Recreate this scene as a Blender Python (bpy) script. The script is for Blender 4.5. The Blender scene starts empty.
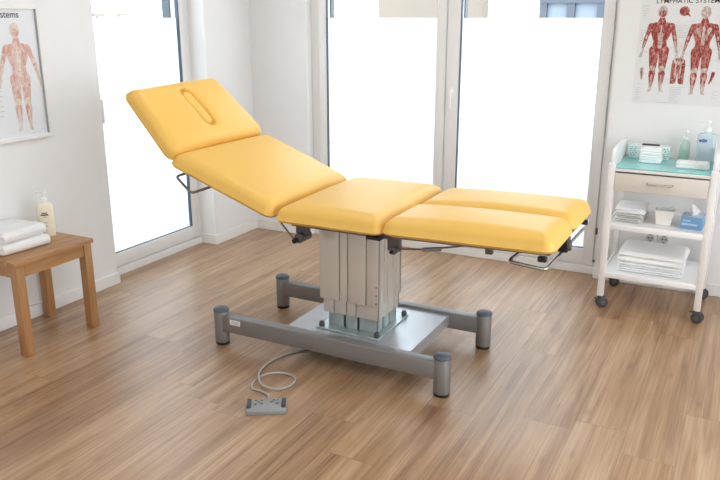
import bpy, bmesh, math, random
from mathutils import Vector, Matrix
random.seed(7)
PI = math.pi
S = bpy.context.scene
C = S.collection

# ------------------------------------------------------------------ materials
def new_mat(name):
    m = bpy.data.materials.new(name); m.use_nodes = True
    nt = m.node_tree; b = nt.nodes['Principled BSDF']
    return m, nt, b
def mat(name, col, rough=0.5, metal=0.0, spec=0.5, var=0.04, nscale=12.0, bump=0.0, bscale=80.0, coat=0.0, sheen=0.0, trans=0.0, alpha=1.0, ior=1.45, emit=0.0):
    m, nt, b = new_mat(name)
    N, L = nt.nodes, nt.links
    tc = N.new('ShaderNodeTexCoord')
    no = N.new('ShaderNodeTexNoise'); no.inputs['Scale'].default_value = nscale; no.inputs['Detail'].default_value = 3
    L.new(tc.outputs['Object'], no.inputs['Vector'])
    mx = N.new('ShaderNodeMix'); mx.data_type = 'RGBA'
    c = Vector(col[:3])
    mx.inputs[6].default_value = (*[max(0, x * (1 - var)) for x in c], 1)
    mx.inputs[7].default_value = (*[min(1, x * (1 + var)) for x in c], 1)
    L.new(no.outputs['Fac'], mx.inputs[0]); L.new(mx.outputs[2], b.inputs['Base Color'])
    b.inputs['Roughness'].default_value = rough; b.inputs['Metallic'].default_value = metal
    b.inputs['Specular IOR Level'].default_value = spec
    b.inputs['Coat Weight'].default_value = coat; b.inputs['Coat Roughness'].default_value = 0.25
    b.inputs['Sheen Weight'].default_value = sheen
    b.inputs['Transmission Weight'].default_value = trans; b.inputs['Alpha'].default_value = alpha; b.inputs['IOR'].default_value = ior
    if emit:
        b.inputs['Emission Color'].default_value = (*c, 1); b.inputs['Emission Strength'].default_value = emit
    if bump:
        n2 = N.new('ShaderNodeTexNoise'); n2.inputs['Scale'].default_value = bscale; n2.inputs['Detail'].default_value = 4
        L.new(tc.outputs['Object'], n2.inputs['Vector'])
        bp = N.new('ShaderNodeBump'); bp.inputs['Strength'].default_value = bump; bp.inputs['Distance'].default_value = 0.004
        L.new(n2.outputs['Fac'], bp.inputs['Height']); L.new(bp.outputs['Normal'], b.inputs['Normal'])
    return m

M = {}
M['wall'] = mat('wall_paint', (0.80, 0.80, 0.80), 0.75, var=0.012, bump=0.12, bscale=60)
M['ceiling'] = mat('ceiling_paint', (0.84, 0.84, 0.83), 0.85, var=0.01)
M['trim'] = mat('white_trim', (0.84, 0.835, 0.82), 0.4, var=0.01)
M['pvc'] = mat('window_frame_white', (0.80, 0.80, 0.79), 0.3, var=0.01)
M['gasket'] = mat('gasket_blue_grey', (0.07, 0.10, 0.15), 0.5)
M['exterior_clad'] = mat('exterior_cladding', (0.085, 0.11, 0.14), 0.5)
M['vinyl'] = mat('yellow_vinyl', (0.80, 0.49, 0.105), 0.44, var=0.02, nscale=5, bump=0.05, bscale=220, coat=0.10)
M['grey_steel'] = mat('grey_painted_steel', (0.245, 0.24, 0.235), 0.36, metal=0.35, var=0.03)
M['sheet'] = mat('silver_sheet', (0.52, 0.54, 0.57), 0.26, metal=0.55, var=0.05, nscale=4)
M['zinc'] = mat('zinc_plate', (0.50, 0.58, 0.58), 0.30, metal=0.75, var=0.10, nscale=18)
M['alu'] = mat('column_aluminium', (0.66, 0.62, 0.56), 0.40, metal=0.35, var=0.03, nscale=10)
M['alu_low'] = mat('lower_column_aluminium', (0.50, 0.55, 0.55), 0.30, metal=0.7, var=0.06, nscale=14)
M['chrome'] = mat('bent_steel_rod', (0.50, 0.49, 0.47), 0.25, metal=0.9)
M['brown_rod'] = mat('dark_steel_rod', (0.20, 0.17, 0.14), 0.35, metal=0.7)
M['dark_metal'] = mat('dark_bracket_steel', (0.13, 0.125, 0.12), 0.4, metal=0.6)
M['black'] = mat('black_plastic', (0.015, 0.015, 0.016), 0.45)
M['charcoal'] = mat('charcoal_rubber', (0.055, 0.06, 0.065), 0.5)
M['cap'] = mat('blue_grey_cap', (0.10, 0.12, 0.14), 0.4)
M['board'] = mat('under_board', (0.17, 0.13, 0.10), 0.6)
M['towel'] = mat('white_terry', (0.85, 0.85, 0.85), 0.95, sheen=0.4, var=0.02, nscale=60, bump=0.9, bscale=260)
M['cloth'] = mat('white_cotton', (0.86, 0.87, 0.87), 0.9, sheen=0.2, var=0.02, bump=0.4, bscale=120)
M['greycloth'] = mat('pale_grey_cotton', (0.62, 0.60, 0.57), 0.9, sheen=0.2, var=0.06, bump=0.4, bscale=120)
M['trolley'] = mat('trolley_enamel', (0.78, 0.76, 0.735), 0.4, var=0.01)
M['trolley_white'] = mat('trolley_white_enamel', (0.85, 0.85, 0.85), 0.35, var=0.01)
M['drawer'] = mat('drawer_beige', (0.67, 0.625, 0.57), 0.45, var=0.02)
M['castor'] = mat('castor_grey', (0.06, 0.06, 0.065), 0.45)
M['paper'] = mat('poster_paper', (0.74, 0.745, 0.75), 0.6, var=0.01)
M['paper_pale'] = mat('poster_paper_cool', (0.74, 0.765, 0.80), 0.35, var=0.01)
M['ink'] = mat('black_ink', (0.03, 0.03, 0.035), 0.7)
M['greyink'] = mat('grey_ink', (0.38, 0.38, 0.40), 0.7)
M['paleink'] = mat('pale_grey_ink', (0.52, 0.52, 0.53), 0.7)
M['white_frame'] = mat('white_picture_frame', (0.82, 0.82, 0.81), 0.35)
M['cable'] = mat('grey_cable', (0.42, 0.41, 0.38), 0.5)
M['control'] = mat('silver_grey_plastic', (0.27, 0.28, 0.28), 0.42)
M['label'] = mat('label_white', (0.82, 0.82, 0.80), 0.5)
M['blue'] = mat('label_navy', (0.01, 0.09, 0.30), 0.5)
M['boxblue'] = mat('tissue_box_blue', (0.20, 0.40, 0.66), 0.55, var=0.15, nscale=40)
M['boxblue2'] = mat('tissue_box_pale', (0.52, 0.66, 0.82), 0.55, var=0.1, nscale=30)
M['teal'] = mat('boxprint_teal', (0.20, 0.42, 0.42), 0.6)
M['boxwhite'] = mat('box_card', (0.74, 0.80, 0.80), 0.6)
M['tub'] = mat('tub_plastic', (0.82, 0.80, 0.76), 0.35)
M['socket'] = mat('socket_plastic', (0.80, 0.79, 0.77), 0.35)
M['pump'] = mat('white_pump', (0.82, 0.84, 0.84), 0.3)
M['cream_liquid'] = mat('cream_bottle', (0.86, 0.79, 0.63), 0.25, var=0.10, nscale=20, coat=0.4)
M['concrete'] = mat('neighbour_concrete', (0.235, 0.20, 0.165), 0.8, var=0.12, nscale=1.5)
M['render'] = mat('neighbour_render', (0.86, 0.86, 0.85), 0.8, var=0.02)
M['bluewin'] = mat('neighbour_window_frame', (0.085, 0.10, 0.125), 0.6)
M['palewin'] = mat('neighbour_window_pane', (0.22, 0.27, 0.33), 0.4)
M['paving'] = mat('terrace_paving', (0.62, 0.61, 0.59), 0.8, var=0.05)

def glass_mat(name, tint=(1, 1, 1), gloss=0.06, rough=0.02):
    m = bpy.data.materials.new(name); m.use_nodes = True
    nt = m.node_tree; nt.nodes.clear(); N, L = nt.nodes, nt.links
    o = N.new('ShaderNodeOutputMaterial'); t = N.new('ShaderNodeBsdfTransparent'); g = N.new('ShaderNodeBsdfGlossy')
    t.inputs['Color'].default_value = (*tint, 1); g.inputs['Roughness'].default_value = rough
    f = N.new('ShaderNodeLayerWeight'); f.inputs['Blend'].default_value = 0.12
    mf = N.new('ShaderNodeMath'); mf.operation = 'MULTIPLY'; mf.inputs[1].default_value = 0.35; L.new(f.outputs['Facing'], mf.inputs[0])
    mx = N.new('ShaderNodeMixShader'); L.new(mf.outputs[0], mx.inputs[0]); L.new(t.outputs[0], mx.inputs[1]); L.new(g.outputs[0], mx.inputs[2])
    L.new(mx.outputs[0], o.inputs['Surface'])
    return m
M['glass'] = glass_mat('window_glass', (0.97, 0.985, 0.99))
M['turq'] = mat('turquoise_glass', (0.22, 0.62, 0.60), 0.12, var=0.03, coat=0.5)
def film_mat():
    m = bpy.data.materials.new('frosted_film'); m.use_nodes = True
    nt = m.node_tree; nt.nodes.clear(); N, L = nt.nodes, nt.links
    o = N.new('ShaderNodeOutputMaterial'); t = N.new('ShaderNodeBsdfTranslucent'); d = N.new('ShaderNodeBsdfDiffuse')
    tc = N.new('ShaderNodeTexCoord'); no = N.new('ShaderNodeTexNoise'); no.inputs['Scale'].default_value = 1.2
    L.new(tc.outputs['Object'], no.inputs['Vector'])
    mx0 = N.new('ShaderNodeMix'); mx0.data_type = 'RGBA'
    mx0.inputs[6].default_value = (0.76, 0.79, 0.81, 1); mx0.inputs[7].default_value = (0.80, 0.815, 0.82, 1)
    L.new(no.outputs['Fac'], mx0.inputs[0]); L.new(mx0.outputs[2], t.inputs['Color'])
    d.inputs['Color'].default_value = (0.8, 0.82, 0.84, 1)
    mx = N.new('ShaderNodeMixShader'); mx.inputs[0].default_value = 0.2
    L.new(t.outputs[0], mx.inputs[1]); L.new(d.outputs[0], mx.inputs[2]); L.new(mx.outputs[0], o.inputs['Surface'])
    return m
M['film'] = film_mat()
def clear_plastic(name, col, f=0.45):
    m, nt, b = new_mat(name); N, L = nt.nodes, nt.links
    b.inputs['Base Color'].default_value = (*col, 1); b.inputs['Roughness'].default_value = 0.15
    t = N.new('ShaderNodeBsdfTransparent'); t.inputs['Color'].default_value = (*[0.5 + 0.5 * c for c in col], 1)
    mx = N.new('ShaderNodeMixShader'); mx.inputs[0].default_value = f
    fr = N.new('ShaderNodeTexNoise'); fr.inputs['Scale'].default_value = 15
    L.new(t.outputs[0], mx.inputs[1]); L.new(b.outputs[0], mx.inputs[2])
    L.new(mx.outputs[0], N['Material Output'].inputs['Surface'])
    return m
M['clear_blue'] = clear_plastic('clear_bottle', (0.70, 0.80, 0.86), 0.6)
M['clear_green'] = clear_plastic('clear_green_bottle', (0.66, 0.80, 0.74), 0.55)
M['green_gel'] = mat('green_gel', (0.38, 0.66, 0.50), 0.2)

def wood_mat(name, c1, c2, c3, axis_y=True, rough=0.4, scale=1.0):
    m, nt, b = new_mat(name); N, L = nt.nodes, nt.links
    tc = N.new('ShaderNodeTexCoord'); mp = N.new('ShaderNodeMapping')
    mp.inputs['Scale'].default_value = (28 * scale, 2.2 * scale, 28 * scale) if axis_y else (28 * scale, 28 * scale, 2.2 * scale)
    no = N.new('ShaderNodeTexNoise'); no.inputs['Scale'].default_value = 1.6; no.inputs['Detail'].default_value = 6; no.inputs['Distortion'].default_value = 0.6
    L.new(tc.outputs['Object'], mp.inputs['Vector']); L.new(mp.outputs[0], no.inputs['Vector'])
    cr = N.new('ShaderNodeValToRGB'); e = cr.color_ramp.elements
    e[0].position = 0.3; e[0].color = (*c1, 1); e[1].position = 0.7; e[1].color = (*c3, 1)
    x = cr.color_ramp.elements.new(0.5); x.color = (*c2, 1)
    L.new(no.outputs['Fac'], cr.inputs[0]); L.new(cr.outputs[0], b.inputs['Base Color'])
    b.inputs['Roughness'].default_value = rough
    bp = N.new('ShaderNodeBump'); bp.inputs['Strength'].default_value = 0.1; bp.inputs['Distance'].default_value = 0.002
    L.new(no.outputs['Fac'], bp.inputs['Height']); L.new(bp.outputs[0], b.inputs['Normal'])
    return m
M['oak_top'] = wood_mat('stool_wood_top', (0.34, 0.165, 0.06), (0.42, 0.22, 0.09), (0.48, 0.265, 0.115))
M['oak_leg'] = wood_mat('stool_wood_leg', (0.36, 0.175, 0.065), (0.41, 0.21, 0.085), (0.47, 0.255, 0.11), axis_y=False)

def floor_mat():
    m, nt, b = new_mat('oak_plank_floor'); N, L = nt.nodes, nt.links
    tc = N.new('ShaderNodeTexCoord')
    sp = N.new('ShaderNodeSeparateXYZ'); L.new(tc.outputs['Object'], sp.inputs[0])
    def math_(op, a, bb=None, c=None):
        n = N.new('ShaderNodeMath'); n.operation = op
        for i, v in enumerate((a, bb, c)):
            if v is None: continue
            if isinstance(v, (int, float)): n.inputs[i].default_value = v
            else: L.new(v, n.inputs[i])
        return n.outputs[0]
    X = math_('DIVIDE', math_('ADD', sp.outputs['X'], 0.687 + 20 * 0.2), 0.2)
    row = math_('FLOOR', X); fx = math_('FRACT', X)
    wn = N.new('ShaderNodeTexWhiteNoise'); wn.noise_dimensions = '1D'; L.new(row, wn.inputs['W'])
    Yc = math_('ADD', math_('DIVIDE', math_('ADD', sp.outputs['Y'], 10.0), 1.28), math_('MULTIPLY', wn.outputs['Value'], 3.0))
    col = math_('FLOOR', Yc); fy = math_('FRACT', Yc)
    cb = N.new('ShaderNodeCombineXYZ'); L.new(row, cb.inputs[0]); L.new(col, cb.inputs[1])
    w2 = N.new('ShaderNodeTexWhiteNoise'); w2.noise_dimensions = '3D'; L.new(cb.outputs[0], w2.inputs['Vector'])
    # grain coordinates shifted per plank
    off = N.new('ShaderNodeVectorMath'); off.operation = 'MULTIPLY_ADD'
    L.new(w2.outputs['Color'], off.inputs[0]); off.inputs[1].default_value = (9, 9, 9); L.new(tc.outputs['Object'], off.inputs[2])
    def noise(scl, s, det, dist):
        mp = N.new('ShaderNodeMapping'); mp.inputs['Scale'].default_value = scl; L.new(off.outputs[0], mp.inputs['Vector'])
        n = N.new('ShaderNodeTexNoise'); n.inputs['Scale'].default_value = s; n.inputs['Detail'].default_value = det; n.inputs['Distortion'].default_value = dist
        n.inputs['Roughness'].default_value = 0.6
        L.new(mp.outputs[0], n.inputs['Vector']); return n.outputs['Fac']
    g1 = noise((13, 0.55, 1), 1.5, 6, 0.9)
    g2 = noise((70, 1.1, 1), 2.0, 5, 0.2)
    g3 = noise((5, 0.7, 1), 1.3, 3, 1.2)
    cr = N.new('ShaderNodeValToRGB'); e = cr.color_ramp.elements
    e[0].position = 0.25; e[0].color = (0.170, 0.080, 0.035, 1); e[1].position = 0.78; e[1].color = (0.56, 0.385, 0.235, 1)
    x = cr.color_ramp.elements.new(0.50); x.color = (0.375, 0.22, 0.115, 1)
    mixg = math_('ADD', math_('MULTIPLY', g1, 0.42), math_('ADD', math_('MULTIPLY', g2, 0.33), math_('MULTIPLY', g3, 0.25)))
    mixg = math_('ADD', mixg, math_('MULTIPLY', math_('SUBTRACT', w2.outputs['Value'], 0.5), 0.07))
    # contrast stretch
    mixg = math_('ADD', math_('MULTIPLY', math_('SUBTRACT', mixg, 0.5), 1.65), 0.5)
    L.new(mixg, cr.inputs[0])
    # knots
    mpk = N.new('ShaderNodeMapping'); mpk.inputs['Scale'].default_value = (5.0, 1.9, 1); L.new(off.outputs[0], mpk.inputs['Vector'])
    vk = N.new('ShaderNodeTexVoronoi'); vk.inputs['Scale'].default_value = 0.9; vk.voronoi_dimensions = '2D'; L.new(mpk.outputs[0], vk.inputs['Vector'])
    mr = N.new('ShaderNodeMapRange'); mr.inputs['From Min'].default_value = 0.02; mr.inputs['From Max'].default_value = 0.08
    mr.inputs['To Min'].default_value = 0.80; mr.inputs['To Max'].default_value = 1.0; L.new(vk.outputs['Distance'], mr.inputs['Value'])
    mk = N.new('ShaderNodeMix'); mk.data_type = 'RGBA'; mk.blend_type = 'MULTIPLY'; mk.inputs[0].default_value = 1
    L.new(cr.outputs[0], mk.inputs[6]); L.new(mr.outputs[0], mk.inputs[7])
    # seams
    ex = math_('MINIMUM', fx, math_('SUBTRACT', 1.0, fx)); ey = math_('MINIMUM', fy, math_('SUBTRACT', 1.0, fy))
    sx = math_('LESS_THAN', ex, 0.008); sy = math_('LESS_THAN', ey, 0.0014)
    seam = math_('MAXIMUM', sx, sy)
    ms = N.new('ShaderNodeMix'); ms.data_type = 'RGBA'; L.new(math_('MULTIPLY', seam, 0.45), ms.inputs[0])
    L.new(mk.outputs[2], ms.inputs[6]); ms.inputs[7].default_value = (0.14, 0.08, 0.045, 1)
    L.new(ms.outputs[2], b.inputs['Base Color'])
    rr = N.new('ShaderNodeMapRange'); rr.inputs['To Min'].default_value = 0.30; rr.inputs['To Max'].default_value = 0.42; L.new(g1, rr.inputs['Value'])
    L.new(rr.outputs[0], b.inputs['Roughness'])
    b.inputs['Specular IOR Level'].default_value = 0.6; b.inputs['Coat Weight'].default_value = 0.35; b.inputs['Coat Roughness'].default_value = 0.34
    bp = N.new('ShaderNodeBump'); bp.inputs['Strength'].default_value = 0.25; bp.inputs['Distance'].default_value = 0.0012
    hh = math_('SUBTRACT', g2, math_('MULTIPLY', seam, 1.0)); L.new(hh, bp.inputs['Height']); L.new(bp.outputs[0], b.inputs['Normal'])
    return m
M['floor'] = floor_mat()

def muscle_mat(name, red, pale, sc=90, lo=0.42, hi=0.56):
    m, nt, b = new_mat(name); N, L = nt.nodes, nt.links
    tc = N.new('ShaderNodeTexCoord'); no = N.new('ShaderNodeTexNoise'); no.inputs['Scale'].default_value = sc; no.inputs['Detail'].default_value = 3
    no.inputs['Distortion'].default_value = 1.0
    mp = N.new('ShaderNodeMapping'); mp.inputs['Scale'].default_value = (1, 1, 0.45)
    L.new(tc.outputs['Object'], mp.inputs[0]); L.new(mp.outputs[0], no.inputs['Vector'])
    cr = N.new('ShaderNodeValToRGB'); e = cr.color_ramp.elements
    e[0].position = lo; e[0].color = (*red, 1); e[1].position = hi + 0.12; e[1].color = (*pale, 1)
    L.new(no.outputs['Fac'], cr.inputs[0]); L.new(cr.outputs[0], b.inputs['Base Color']); b.inputs['Roughness'].default_value = 0.6
    return m
M['muscle'] = muscle_mat('printed_muscle_red', (0.28, 0.03, 0.02), (0.64, 0.33, 0.27), 70, 0.47, 0.56)
M['muscle_dark'] = muscle_mat('printed_muscle_dark', (0.24, 0.03, 0.02), (0.55, 0.22, 0.18), 80)
M['tendon'] = muscle_mat('printed_tendon', (0.42, 0.30, 0.27), (0.72, 0.68, 0.64), 90)
M['pale_muscle'] = muscle_mat('printed_pale_muscle', (0.58, 0.30, 0.24), (0.72, 0.60, 0.56), 60, 0.35, 0.55)
M['pale_skin'] = muscle_mat('printed_pale_skin', (0.66, 0.56, 0.44), (0.72, 0.66, 0.60), 50)

# ------------------------------------------------------------------ helpers
def root_of(p):
    v = Vector((0, 0, 0)); R = None
    while p is not None:
        v = v + p.location; p = p.parent
    return v
def obj(name, bm, m, parent=None, smooth=True, origin=None, ang=40):
    """link one mesh object; bm is in world coordinates"""
    me = bpy.data.meshes.new(name)
    o = bpy.data.objects.new(name, me); C.objects.link(o)
    if parent is not None:
        off = root_of(parent); o.parent = parent
    elif origin is not None:
        off = Vector(origin); o.location = off
    else:
        off = Vector((0, 0, 0))
    bmesh.ops.translate(bm, verts=bm.verts, vec=-off)
    bmesh.ops.recalc_face_normals(bm, faces=bm.faces)
    if smooth:
        for f in bm.faces: f.smooth = True
        for e in bm.edges:
            if len(e.link_faces) == 2 and e.calc_face_angle(0) > math.radians(ang): e.smooth = False
    bm.to_mesh(me); bm.free()
    for mm in (m if isinstance(m, (list, tuple)) else [m]): me.materials.append(mm)
    return o
def thing(name, loc, label, cat, group=None):
    o = bpy.data.objects.new(name, None); C.objects.link(o); o.location = loc
    o.empty_display_size = 0.05
    o['label'] = label; o['category'] = cat
    if group: o['group'] = group
    return o
def tag(o, label, cat, group=None):
    o['label'] = label; o['category'] = cat
    if group: o['group'] = group
    return o
def struct(name, bm, m, smooth=False, parent=None):
    o = obj(name, bm, m, parent, smooth)
    if parent is None: o['kind'] = 'structure'
    return o
def BM(): return bmesh.new()
def box(bm, lo, hi, bev=0.0, seg=2, mi=0, rot=None, piv=None):
    lo, hi = Vector(lo), Vector(hi)
    vs = [bm.verts.new((x, y, z)) for x in (lo.x, hi.x) for y in (lo.y, hi.y) for z in (lo.z, hi.z)]
    q = [(0, 1, 3, 2), (4, 6, 7, 5), (0, 4, 5, 1), (2, 3, 7, 6), (0, 2, 6, 4), (1, 5, 7, 3)]
    fs = [bm.faces.new([vs[i] for i in f]) for f in q]
    for f in fs: f.material_index = mi
    geo = vs
    if bev:
        es = list({e for f in fs for e in f.edges})
        r = bmesh.ops.bevel(bm, geom=es + vs, offset=bev, segments=seg, profile=0.5, affect='EDGES', clamp_overlap=True)
        geo = list({v for f in r['faces'] for v in f.verts} | {v for f in fs if f.is_valid for v in f.verts})
        for f in {f for v in geo for f in v.link_faces}: f.material_index = mi
    if rot is not None:
        bmesh.ops.rotate(bm, verts=[v for v in geo if v.is_valid], cent=Vector(piv if piv is not None else (lo + hi) / 2), matrix=rot)
    return geo
def Rz(a): return Matrix.Rotation(a, 3, 'Z')
def cyl(bm, p0, p1, r0, r1=None, n=24, mi=0, caps=True, bev=0.0):
    r1 = r0 if r1 is None else r1
    p0, p1 = Vector(p0), Vector(p1); d = (p1 - p0).normalized()
    a = d.orthogonal().normalized(); b = d.cross(a)
    prof = [(0, r0), (1, r1)]
    rings = []
    Ln = (p1 - p0).length
    pts = [(0, r0), (Ln, r1)]
    if bev: pts = [(0, r0 - bev), (bev * 0.3, r0 - bev * 0.3), (bev, r0), (Ln - bev, r1), (Ln - bev * 0.3, r1 - bev * 0.3), (Ln, r1 - bev)]
    for t, r in pts:
        rings.append([bm.verts.new(p0 + d * t + (a * math.cos(2 * PI * k / n) + b * math.sin(2 * PI * k / n)) * r) for k in range(n)])
    for i in range(len(rings) - 1):
        for k in range(n):
            f = bm.faces.new((rings[i][k], rings[i][(k + 1) % n], rings[i + 1][(k + 1) % n], rings[i + 1][k])); f.material_index = mi
    if caps:
        bm.faces.new(rings[0][::-1]).material_index = mi; bm.faces.new(rings[-1]).material_index = mi
def lathe(bm, base, prof, n=28, mi=0, sx=1.0, sy=1.0, rot=0.0):
    base = Vector(base); rings = []
    for r, z in prof:
        if r < 1e-6: rings.append([bm.verts.new(base + Vector((0, 0, z)))]); continue
        rg = []
        for k in range(n):
            a = 2 * PI * k / n; x, y = math.cos(a) * r * sx, math.sin(a) * r * sy
            rg.append(bm.verts.new(base + Vector((x * math.cos(rot) - y * math.sin(rot), x * math.sin(rot) + y * math.cos(rot), z))))
        rings.append(rg)
    for i in range(len(rings) - 1):
        A, B = rings[i], rings[i + 1]
        for k in range(n):
            if len(A) == 1 and len(B) == 1: continue
            if len(A) == 1: f = bm.faces.new((A[0], B[(k + 1) % n], B[k]))
            elif len(B) == 1: f = bm.faces.new((A[k], A[(k + 1) % n], B[0]))
            else: f = bm.faces.new((A[k], A[(k + 1) % n], B[(k + 1) % n], B[k]))
            f.material_index = mi
def smooth_path(pts, sub=8):
    P = [Vector(p) for p in pts]; out = []
    for i in range(len(P) - 1):
        p0 = P[max(i - 1, 0)]; p1 = P[i]; p2 = P[i + 1]; p3 = P[min(i + 2, len(P) - 1)]
        for k in range(sub):
            t = k / sub
            out.append(0.5 * ((2 * p1) + (p2 - p0) * t + (2 * p0 - 5 * p1 + 4 * p2 - p3) * t * t + (-p0 + 3 * p1 - 3 * p2 + p3) * t ** 3))
    out.append(P[-1]); return out
def fillet(pts, r, n=5):
    P = [Vector(p) for p in pts]; out = [P[0]]
    for i in range(1, len(P) - 1):
        a = (P[i - 1] - P[i]); b = (P[i + 1] - P[i]); rr = min(r, a.length * .45, b.length * .45)
        s, e = P[i] + a.normalized() * rr, P[i] + b.normalized() * rr
        for k in range(n + 1):
            t = k / n; out.append(s * (1 - t) ** 2 + P[i] * 2 * t * (1 - t) + e * t * t)
    out.append(P[-1]); return out
def tube(bm, path, r, n=10, mi=0):
    P = [Vector(p) for p in path]; prev = None; rings = []
    for i, p in enumerate(P):
        d = (P[min(i + 1, len(P) - 1)] - P[max(i - 1, 0)]).normalized()
        if prev is None: a = d.orthogonal().normalized()
        else: a = (prev - d * prev.dot(d)).normalized()
        prev = a; b = d.cross(a)
        rings.append([bm.verts.new(p + (a * math.cos(2 * PI * k / n) + b * math.sin(2 * PI * k / n)) * r) for k in range(n)])
    for i in range(len(rings) - 1):
        for k in range(n):
            bm.faces.new((rings[i][k], rings[i][(k + 1) % n], rings[i + 1][(k + 1) % n], rings[i + 1][k])).material_index = mi
    bm.faces.new(rings[0][::-1]); bm.faces.new(rings[-1])

# ------------------------------------------------------------------ the room
XL, YB, XR, YF, H = -3.41, 4.73, 1.7, -2.3, 2.62
b = BM(); box(b, (-4.2, YF, -0.08), (XR + .2, 5.0, 0)); struct('floor', b, M['floor'])
b = BM(); box(b, (-3.75, YF - .25, H), (XR + .25, 5.05, H + .12)); struct('ceiling', b, M['ceiling'])
# left wall: near part, pillar beyond the door, lintel above it
b = BM()
box(b, (-3.72, YF, 0), (XL, 3.245, H)); box(b, (-3.72, 4.205, 0), (-3.388, 5.0, H)); box(b, (-3.72, 3.245, 2.3), (XL, 4.205, H))
struct('wall_left', b, M['wall'])
b = BM()
box(b, (XL, YB, 0), (-2.903, 5.0, H)); box(b, (-0.772, YB, 0), (XR, 5.0, H)); box(b, (-2.903, YB, 2.3), (-0.772, 5.0, H))
struct('wall_back', b, M['wall'])
b = BM()   # right wall outside the picture; its opening is added to let in side light
box(b, (XR, YF, 0), (XR + .2, 0.2, H)); box(b, (XR, 3.9, 0), (XR + .2, 5.0, H)); box(b, (XR, 0.2, 0), (XR + .2, 3.9, .5)); box(b, (XR, 0.2, 2.4), (XR + .2, 3.9, H))
struct('wall_right', b, M['wall'])
b = BM()   # wall behind the camera, with a bare opening added to let in fill light
box(b, (-3.72, YF - .2, 0), (-1.6, YF, H)); box(b, (0.2, YF - .2, 0), (XR + .2, YF, H)); box(b, (-1.6, YF - .2, 0), (0.2, YF, .9)); box(b, (-1.6, YF - .2, 2.3), (0.2, YF, H))
struct('wall_front', b, M['wall'])

def base_board(name, segs):
    b = BM()
    for lo, hi in segs: box(b, lo, hi, 0.003, 1)
    struct(name, b, M['trim'], smooth=True)
bh = 0.074
base_board('baseboard_left', [((XL, YF, 0), (XL + .014, 3.255, bh)), ((-3.388, 4.195, 0), (-3.374, YB, bh)), ((-3.52, 4.193, 0), (-3.376, 4.205, bh)), ((-3.52, 3.245, 0), (XL + .014, 3.257, bh))])
base_board('baseboard_back', [((XL, YB - .014, 0), (-2.893, YB, bh)), ((-0.782, YB - .014, 0), (XR, YB, bh)), ((-2.903, YB - .014, 0), (-2.891, 4.80, bh))])

# windows ----------------------------------------------------------
def glazing(root, lo, hi, outside, film_top):
    """one pane with its film; lo/hi are corners of the pane in world, outside = unit vector outwards"""
    o = Vector(outside); th = o * 0.006
    b = BM(); a, c = Vector(lo), Vector(hi)
    box(b, (min(a.x, c.x + th.x), min(a.y, c.y + th.y), a.z), (max(a.x, c.x + th.x), max(a.y, c.y + th.y), c.z))
    obj('glass_pane', b, M['glass'], root, smooth=False)
    f = -o * 0.004
    b = BM(); p, q = a + f, c + f
    b.faces.new([b.verts.new(v) for v in ((p.x, p.y, a.z), (q.x, q.y, a.z), (q.x, q.y, film_top), (p.x, p.y, film_top))])
    obj('frosted_film', b, M['film'], root, smooth=False)
FT = 1.600
# back window: two leaves, outer frame from x -2.885 to -0.79
w = bpy.data.objects.new('window_1', None); C.objects.link(w); w.location = (-1.84, 4.83, 0); w['kind'] = 'structure'
yf, yb = 4.795, 4.87
b = BM()
box(b, (-2.903, yf + .012, 0), (-2.84, yb, 2.3), .004, 1); box(b, (-0.80, yf + .012, 0.0), (-0.772, yb, 2.3), .004, 1)
box(b, (-2.903, yf - .008, 0), (-0.772, yb, .055), .003, 1); box(b, (-2.903, yf + .012, 2.24), (-0.772, yb, 2.3))
obj('window_frame', b, M['pvc'], w)
def leaf(x0, x1, g0, g1, zb=.06, zt=2.24, gz0=.165, gz1=2.15):
    b = BM()
    box(b, (x0, yf, zb), (g0, yb - .01, zt), .005, 2); box(b, (g1, yf, zb), (x1, yb - .01, zt), .005, 2)
    box(b, (g0 - .005, yf + .001, zb), (g1 + .005, yb - .01, gz0), .005, 2); box(b, (g0 - .005, yf + .001, gz1), (g1 + .005, yb - .01, zt), .005, 2)
    l = obj('window_leaf', b, M['pvc'], w)
    b = BM(); t = .006
    box(b, (g0, yf + .004, gz0), (g0 + t, yf + .03, gz1)); box(b, (g1 - t * .5, yf + .01, gz0), (g1, yf + .03, gz1))
    box(b, (g0, yf + .01, gz0), (g1, yf + .03, gz0 + .004)); 
    obj('gasket', b, M['gasket'], l, smooth=False)
    b = BM()
    box(b, (g0 - .03, yb - .005, gz0 - .05), (g0 + .004, yb + .045, gz1)); box(b, (g1 - .004, yb - .005, gz0 - .05), (g1 + .03, yb + .045, gz1))
    obj('outer_cladding', b, M['exterior_clad'], l, smooth=False)
    glazing(l, (g0, yf + .028, gz0), (g1, yf + .028, gz1), (0, 1, 0), FT)
    return l
leaf(-2.838, -1.862, -2.775, -1.928)
l2 = leaf(-1.852, -0.803, -1.765, -0.868)
b = BM(); box(b, (-1.823, yf - .012, 1.085), (-1.797, yf, 1.155), .004, 2); box(b, (-1.819, yf - .035, 1.13), (-1.801, yf - .005, 1.148), .004, 2)
box(b, (-1.820, yf - .042, 1.02), (-1.800, yf - .028, 1.15), .005, 2); obj('handle', b, M['trim'], l2)
b = BM()
for z in (.085, .27): box(b, (-.80, yf - .008, z), (-.788, yf + .01, z + .012 + (z > .1) * .03), .002, 1)
obj('hinge', b, M['dark_metal'], l2)
b = BM(); box(b, (-2.89, yb, -.06), (-.77, 5.15, .02)); obj('outer_sill', b, M['paving'], w)

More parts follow.
